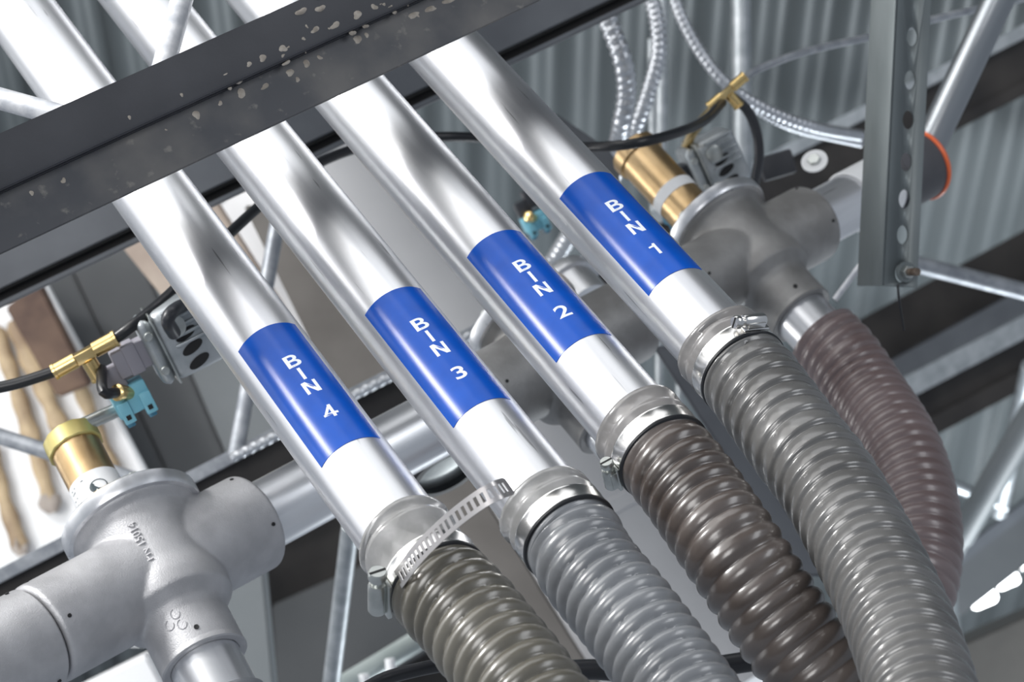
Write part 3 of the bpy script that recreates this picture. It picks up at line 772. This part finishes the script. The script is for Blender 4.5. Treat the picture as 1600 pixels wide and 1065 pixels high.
# mauve hose
def free_hose(name_label, pts, RO, amp, pitch, mat, taper=None):
    E = pts[0]; th = thing('ribbed_hose', T(E), name_label, 'hose')
    def rad(s, ph):
        f = (s/pitch - ph/(2*PI)) % 1.0; hump = max(0., math.cos((f-.5)*PI))**.75
        return RO-amp+amp*hump
    bm, _ = sweep(pts, rad, seg=72, step=.0011, caps=True, origin=E)
    o = link('corrugated_tube', bm, mat, th, angle=80)
    s = o.modifiers.new('s', 'SOLIDIFY'); s.thickness = .0016; s.offset = -1
    return th
ER = OR_ + AR*.092*.92
HB = ER + AR*.034
mh = free_hose('mauve-brown ribbed hose curving down behind the BIN 1 hose', [HB, HB+AR*.03, P(1354, 615, 2.68), P(1407, 700, 2.62), P(1434, 790, 2.57), P(1438, 870, 2.53), P(1420, 950, 2.50), P(1380, 1060, 2.49), P(1340, 1180, 2.49)], .0375, .0024, .0130, H_PINK)
# hose below left tee
HL = OL + AL*.135
free_hose('grey ribbed hose end at the bottom edge under the PN 15014 fitting', [HL, HL+AL*.03, HL+AL*.06-UP*.004, HL+AL*.10-UP*.012], .0345, .003, .014, H_BLUEG)

# ------------------------------------------------------------------ brass cylinders and their stickers
thL, rL, LL = brass_cyl(ML, 1.0, 'brass air cylinder with a white sticker standing on the PN 15014 fitting', L=.080, off=(.0, -.014 if (ML.to_3x3() @ Vector((0, 1, 0))).dot(RX) > 0 else .014))
lb = [c for c in thL.children if c.name.startswith('sticker')][0]
inv = (thL.matrix_basis).inverted()
def on_barrel(th, r, u, v):
    """direction round the barrel facing the pixel"""
    q = th.matrix_basis.inverted().to_3x3() @ (-FW); return math.atan2(q.y, q.x)
a0 = on_barrel(thL, rL, 0, 0)
bm = bmesh.new()
for (da, zz, ra, rz, ring) in ((.30, .33, .36, .0062, True),):
    for sgn_ in (1,):
        k = 40; o1 = [Vector((rL+.0007, a0+da+ra*math.cos(2*PI*i/k), LL*zz+rz*math.sin(2*PI*i/k))) for i in range(k)]
        i1 = [Vector((rL+.0007, a0+da+ra*.86*math.cos(2*PI*i/k), LL*zz+rz*.86*math.sin(2*PI*i/k))) for i in range(k)]
        cv = lambda q: bm.verts.new((q.x*math.cos(q.y), q.x*math.sin(q.y), q.z))
        a_, b_ = [cv(q) for q in o1], [cv(q) for q in i1]
        for i in range(k): bm.faces.new((a_[i], a_[(i+1) % k], b_[(i+1) % k], b_[i]))
        # dark half of the emblem
        half = [cv(Vector((rL+.00075, a0+da+ra*.86*math.cos(PI*i/20+2.2), LL*zz+rz*.86*math.sin(PI*i/20+2.2)))) for i in range(21)]
        bm.faces.new(half)
for j, (da, z0, w_) in enumerate(((-.75, .47, .3), (-.8, .43, .25), (-.85, .36, .3), (-.95, .30, .22), (-.2, .47, .12))):
    q = [(a0+da-w_/2, LL*z0), (a0+da+w_/2, LL*z0), (a0+da+w_/2, LL*z0+.0009), (a0+da-w_/2, LL*z0+.0009)]
    bm.faces.new([bm.verts.new(((rL+.0007)*math.cos(a), (rL+.0007)*math.sin(a), z)) for a, z in q])
link('emblem', bm, flat('sticker_ink', (.03, .05, .06), .5), lb, smooth=False)
# bleed screw on the cap
link('bleed_screw', lathe([(0, 0), (.0035, 0), (.0035, .006), (.0024, .0085), (0, .0085)], 20), CHROME, thL, T((.008*math.cos(a0+1.1), .008*math.sin(a0+1.1), LL+.016)))
thR, rR, LR = brass_cyl(MR, .92, 'brass air cylinder behind the BIN 1 pipe on the right fitting', L=.112, off=(.0, -.012 if (MR.to_3x3() @ Vector((0, 1, 0))).dot(RX) > 0 else .012), cyl_r=.025, right=True)
# bracket plates around the right brass cylinder
o = slab('mounting_plate', wpoly(3.02, (868, 176), (950, 232), (970, 260), (965, 300), (905, 268)), .004, PAINT2, bev=.001); tag(o, 'grey plate edge between the BIN 1 pipe and the right brass cylinder', 'bracket')

# ------------------------------------------------------------------ solenoid valves
def solenoid(u, v, z, sc, label, mats=(ZINC, PLUG, CYAN, CYAND), mirror=False):
    """cast ribbed housing, grey plug connector and blue valve body"""
    M = frame(P(u, v, z), -FW + RX*.25 + UP*-.15, D(.90, .42, 0))
    M = M @ Matrix.Diagonal((1, 1, 1, 1))
    th = thing('solenoid_valve', M, label, 'solenoid valve')
    k = sc
    # ribbed cast housing : x along the valve axis, y up
    hb = box_bm(-.006*k, .044*k, -.031*k, .031*k, -.026*k, .022*k, .009*k, 4)
    h = link('coil_housing', hb, GALV, th); h['label'] = 'ribbed cast metal coil housing'
    link('seam', box_bm(-.0045*k, -.0025*k, -.0322*k, .0322*k, -.027*k, .0232*k, .0008*k), ZINC, h)
    link('lid', box_bm(-.017*k, -.005*k, -.030*k, .030*k, -.025*k, .0215*k, .007*k, 4), GALV, h)
    for j in range(3):
        r_ = box_bm(.006*k, .026*k, -.0038*k, .0038*k, -.001, .001, .0009); 
        for vv in r_.verts: pass
        s_ = lathe([(0, 0), (.0042*k, 0), (.0042*k, .0008), (0, .0008)], 24)
        for vv in s_.verts: vv.co.x *= 2.4
        link('vent_slot', s_, BLK, h, T((.018*k, (-.022+j*.013)*k, .0222*k)) @ Matrix.Rotation(.25, 4, 'Z'))
    for j in range(5):
        link('rib', box_bm(.006*k, .040*k, (-.004+j*.0075)*k, (-.001+j*.0075)*k, .020*k, .0255*k, .001*k), GALV, h)
    for yy in (-.016, .016):
        link('lid_screw', cyl_bm(.0038*k, -.020*k, .0, 16, .0006), ZINC, h, T((-.011*k, yy*k, .026*k)))
    link('gland', lathe([(0, 0), (.0095*k, 0), (.0095*k, .006*k), (.006*k, .007*k), (0, .007*k)], 28), ZINC, h, T((.012*k, .014*k, .021*k)))
    # plug
    pg = link('plug', box_bm(-.046*k, -.016*k, -.010*k, .014*k, -.014*k, .010*k, .002*k), mats[1], th); pg['label'] = 'grey plastic plug'
    link('plug_step', box_bm(-.036*k, -.024*k, -.011*k, .0155*k, -.015*k, .0112*k, .001*k), mats[1], pg)
    link('plug_neck', box_bm(-.062*k, -.042*k, -.022*k, .004*k, -.012*k, .006*k, .004*k), mats[1], pg)
    # blue valve body
    bb = box_bm(-.062*k, -.030*k, -.040*k, -.016*k, -.014*k, .012*k, .0018*k)
    bl = link('valve_body', bb, mats[2], th); bl['label'] = 'light blue valve body'
    for xx in (-.060, -.040):
        link('latch', box_bm(xx*k, (xx+.010)*k, -.045*k, -.026*k, .010*k, .0155*k, .001*k), mats[2], bl)
        link('latch_hole', box_bm((xx+.003)*k, (xx+.007)*k, -.0415*k, -.0375*k, .0150*k, .0162*k), BLK, bl)
        link('foot', box_bm((xx+.001)*k, (xx+.008)*k, -.050*k, -.038*k, -.010*k, .006*k, .001*k), mats[3], bl)
    link('port_fitting', lathe([(0, 0), (.0062*k, 0), (.0062*k, .010*k), (.0072*k, .011*k), (.0072*k, .016*k), (.0052*k, .0175*k), (0, .0175*k)], 24), BRASSP, th, frame(Vector((-.046*k, -.022*k, .008*k)), (-.55, .45, .75)))
    return th, M
sL, sLM = solenoid(258, 536, 2.42, 1.0, 'solenoid valve with a ribbed cast housing and light blue body at left')
sR, sRM = solenoid(1098, 262, 3.0, .95, 'solenoid valve behind the hose fittings at upper right', (ZINC, RUBG, CYAND, CYAND))
sM, sMM = solenoid(868, 292, 3.3, .85, 'solenoid valve seen between the pipes of bins 1 and 2', (ZINC, RUBG, CYAN, CYAND))
# nipple from brass cylinder to valve
o = rod('pipe_nipple', P(128, 664, 2.415), P(200, 632, 2.43), .0062, ZINC); tag(o, 'dark threaded nipple joining the left brass cylinder to the blue valve', 'pipe nipple')
tube('cable', [P(272, 520, 2.38), P(262, 500, 2.36), P(272, 484, 2.37), P(296, 474, 2.42), P(340, 470, 2.5)], .0058, RUBG, 'thick black cable looping out of the left solenoid housing', 'cable', seg=20, step=.004)

# ------------------------------------------------------------------ air tubing with brass tees
def brass_tee(c, along, branch, s, label):
    M = frame(c, along, branch); th = thing('brass_tee', M, label, 'tube fitting')
    link('body', box_bm(-.0050*s, .0050*s, -.0050*s, .0050*s, -.011*s, .011*s, .0012*s), BRASSP, th)
    for q, ax in (((0, 0, .009*s), (0, 0, 1)), ((0, 0, -.009*s), (0, 0, -1)), ((.005*s, 0, 0), (1, 0, 0))):
        L = .0215*s if ax[2] else .0195*s
        link('collar', lathe([(0, 0), (.0070*s, 0), (.0070*s, L*.86), (.0077*s, L*.88), (.0077*s, L), (.0045*s, L), (0, L*.9)], 32), BRASSP, th, frame(Vector(q), ax, (0, 1, 0)))
    return th
TZ = 2.40
pdir = (sLM.to_3x3() @ Vector((-.55, .45, .75))).normalized()
bc = P(133, 554, TZ)
al = (P(215, 503, TZ)-P(60, 588, TZ)).normalized()
brass_tee(bc, al, D(.62, -.55, .3), .98, 'brass push-fit tee in the black air tube at left')
tube('air_tube', [P(-40, 612, TZ), P(20, 600, TZ), P(60, 588, TZ), bc - al*.027], .0048, RUB, 'black air tube coming in from the left edge to the brass tee', 'tube', step=.004)
tube('air_tube', [bc + al*.027, P(215, 502, TZ), P(270, 455, 2.44), P(330, 392, 2.52), P(400, 326, 2.62), P(460, 276, 2.69), P(530, 240, 2.75), P(610, 220, 2.8), P(700, 213, 2.83), P(790, 218, 2.86), P(860, 226, 2.80), P(930, 229, 2.72), P(1000, 222, 2.70), P(1060, 206, 2.75), P(1100, 188, 2.83), P(1128, 160, 2.9)], .0050, RUB, 'long black air tube looping behind the four pipes to the upper right', 'tube', step=.006)
tube('air_tube', [bc + D(.62, -.55, .3).normalized()*.018, sLM @ Vector((-.046, -.022, .008)) + pdir*.035, sLM @ Vector((-.046, -.022, .008)) + pdir*.016], .0046, RUB, 'short black air tube from the left brass tee down to the blue valve', 'tube', step=.004)
tc2 = P(1136, 143, 2.9)
brass_tee(tc2, D(.75, .66, 0), D(.4, -.9, .2), .8, 'small brass tee where the air tubes branch at upper right')
tube('air_tube', [P(1146, 134, 2.9), P(1180, 110, 2.92), P(1240, 86, 2.95), P(1300, 70, 3.0), P(1360, 57, 3.05), P(1450, 32, 3.1), P(1620, -8, 3.2)], .0040, RODG, 'thin grey-black tube running right behind the perforated strut', 'tube', step=.006)
tube('air_tube', [P(1146, 152, 2.92), P(1168, 172, 2.93), P(1182, 205, 2.94), P(1186, 245, 2.95), P(1178, 290, 2.97)], .0052, RUBG, 'black tube dropping from the small brass tee to the right fitting', 'tube', step=.005)
tube('air_tube', [P(1128, 158, 2.9), P(1106, 178, 2.92), P(1084, 205, 2.96), P(1072, 228, 3.0)], .0050, BRASSP, 'brass stem reaching down from the small brass tee', 'tube', step=.005)
tube('power_cable', [P(555, 1085, 2.1), P(600, 1060, 2.12), P(650, 1046, 2.13), P(690, 1038, 2.14)], .0052, RUB, 'black cable end poking in under the BIN 4 hose', 'cable', step=.005)
tube('power_cable', [P(850, 1050, 2.3), P(930, 1045, 2.3), P(1020, 1052, 2.3), P(1120, 1040, 2.3), P(1200, 1030, 2.3), P(1260, 1040, 2.3)], .0085, RUB, 'thick black cable passing behind the hoses of bins 2 and 3', 'cable', step=.006)

# ------------------------------------------------------------------ flexible metal conduits
def flex(pts, r, label, pitch=.0075, mat=STEELF, step=.0014):
    def rad(s, ph):
        f = (s/pitch - ph/(2*PI)) % 1.0; return r*(1-.16*abs(math.cos(PI*f)))
    tube('flexible_conduit', pts, rad, mat, label, 'conduit', seg=24, step=step)
flex(wp := [P(930, -40, 3.1), P(950, 30, 3.1), P(972, 90, 3.1), P(979, 140, 3.12), P(972, 190, 3.14), P(962, 235, 3.2), P(935, 290, 3.3), P(900, 350, 3.35), P(870, 400, 3.4)], .0118, 'coiled metal conduit hanging nearest the BIN 1 pipe', .0105, step=.0018)
flex([P(1005, -40, 3.25), P(1024, 20, 3.25), P(1029, 80, 3.25), P(1014, 140, 3.26), P(995, 195, 3.28), P(975, 250, 3.35), P(900, 360, 3.5), P(840, 430, 3.6)], .0100, 'pale metal conduit bowing behind the coiled one')
flex([P(1045, -40, 3.3), P(1062, 20, 3.3), P(1095, 82, 3.3), P(1140, 135, 3.3), P(1200, 172, 3.32), P(1270, 198, 3.35), P(1345, 212, 3.4)], .0078, 'thin metal conduit swinging right towards the perforated strut')
flex([P(1150, 146, 3.31), P(1180, 170, 3.33), P(1240, 200, 3.36), P(1345, 224, 3.42)], .0055, 'thinnest metal conduit under the one swinging right', .006)
flex([P(360, 716, 3.049), P(440, 675, 3.065), P(560, 613, 3.09), P(650, 567, 3.108), P(760, 510, 3.13)], .0060, 'beaded metal conduit lying on the thin chord between the pipes', .0105)
for u0, u1, r, lab in ((1036, 1032, .0075, 'thin upright conduit beside the coiled conduits'), (1157, 1161, .0125, 'thick pale upright conduit under the small brass tee')):
    o = rod('upright_conduit', P(u0, -60, 3.7), P(u1, 330, 3.7), r, GALV); tag(o, lab, 'conduit')
o = rod('upright_conduit', P(1018, 60, 3.8), P(1022, 330, 3.8), .006, GALV); tag(o, 'thinnest upright conduit left of the other two', 'conduit')
for u0, lab in ((1030, 'pale upright tube in the gap left of the BIN 1 hose cuff'), (1062, 'grey upright tube in the gap left of the BIN 1 hose cuff')):
    o = rod('upright_conduit', P(u0, 480, 3.7), P(u0, 720, 3.7), .0055, GALV); tag(o, lab, 'conduit')
# small round cap between pipes 1 and 2
M = frame(P(886, 436, 2.95), A, -FW); th = thing('round_flange_cap', M, 'silver round cap between the pipes of bins 1 and 2', 'pipe fitting')
link('cap', lathe([(0, -.004), (.027, -.004), (.030, .0), (.030, .012), (.026, .014), (.026, .05), (0, .05)], 48), ALU, th)

# ------------------------------------------------------------------ perforated strut
def strut():
    a, b = P(1404, -90, 2.62), P(1378, 446, 2.62)     # edge between the two faces
    z = (b-a).normalized(); L = (b-a).length
    rx = D(.92, 0, .40); rx = (rx - z*rx.dot(z)).normalized()
    M = frame(a, z, rx); yv = Vector((M[0][1], M[1][1], M[2][1])); s = 1 if yv.dot(FW) > 0 else -1
    th = thing('perforated_strut', M, 'perforated galvanised strut hanging in front of the right fitting', 'strut')
    W = .0375; t = .0028
    holes = []
    for v in (-30, 54, 122, 184, 250, 308, 364, 424):
        lo, hi = 0., L
        for _ in range(40):
            m = (lo+hi)/2
            if proj(a+z*m)[1] < v: lo = m
            else: hi = m
        holes.append(lo)
    face = link('punched_face', box_bm(0, W, min(0, s*t), max(0, s*t), 0, L, .0003, 1), STRUT, th, angle=30)
    cb = bmesh.new(); 
    for h in holes:
        k = 28; c = lathe([(0, -.01), (.0062, -.01), (.0062, .01), (0, .01)], k)
        for vv in c.verts: vv.co.y *= 1.4
        merge(cb, c, T((W*.52, s*t/2, h)) @ Matrix.Rotation(PI/2, 4, 'X'))
    cut = link('cut', cb, STRUT, th)
    md = face.modifiers.new('b', 'BOOLEAN'); md.object = cut; md.solver = 'EXACT'
    bpy.context.view_layer.update()
    me = bpy.data.meshes.new_from_object(face.evaluated_get(bpy.context.evaluated_depsgraph_get()))
    face.modifiers.clear(); face.data = me; bpy.data.objects.remove(cut)
    link('side_face', box_bm(-.0005, t, 0, s*.044, 0, L, .0006) if s > 0 else box_bm(-.0005, t, -.044, 0, 0, L, .0006), STRUT, th)
    # bolt at the foot
    bM = M @ T((W*.62, -s*.0005, L-.014)) @ frame(Vector(), (0, -s, 0), (1, 0, 0))
    bo = thing('hex_bolt', bM, 'small hex bolt with washer at the foot of the perforated strut', 'bolt')
    link('washer', lathe([(0, 0), (.0095, 0), (.0095, .0018), (0, .0018)], 32), STRUT, bo)
    link('nut', cyl_bm(.0062, .0018, .0085, 6, .0006), ZINC, bo)
    link('shank', cyl_bm(.0036, .0085, .022, 18, .0005), noisy('rusty_bolt', (.10, .07, .05), (.2, .16, .13), .5, .4, 90), bo)
strut()
tube('hanging_wire', [P(1403, 445, 2.58), P(1405, 470, 2.6), P(1412, 515, 2.62)], .0012, RUB, 'thin dark wire hanging from the bolt at the strut foot', 'wire', step=.004, seg=8)
# pipe strap on the manifold next to the strut
SP = OR_ + mdir*.155
M = frame(SP, mdir, -FW); th = thing('pipe_strap', M, 'white-grey pipe strap with a washer beside the strut', 'bracket')
link('strap', lathe([(.0296, 0), (.0318, 0), (.0318, .05), (.0296, .05)], 64, True), TAG, th)
wM = frame(P(1273, 252, 2.90), D(-.3, .55, -.8)); wo = thing('strap_screw', wM, 'zinc screw and round washer on top of the pipe strap', 'screw')
link('washer', lathe([(0, 0), (.0135, 0), (.0135, .002), (0, .002)], 40), TAG, wo)
link('screw_head', cyl_bm(.007, .002, .006, 6, .0008), ZINC, wo)
o = link('beam_clamp', box_bm(-.018, .018, -.013, .013, -.012, .012, .003), PAINT, None, frame(P(1214, 258, 3.05), -FW, D(1, .3, 0))); tag(o, 'dark grey clamp block above the right fitting', 'clamp')
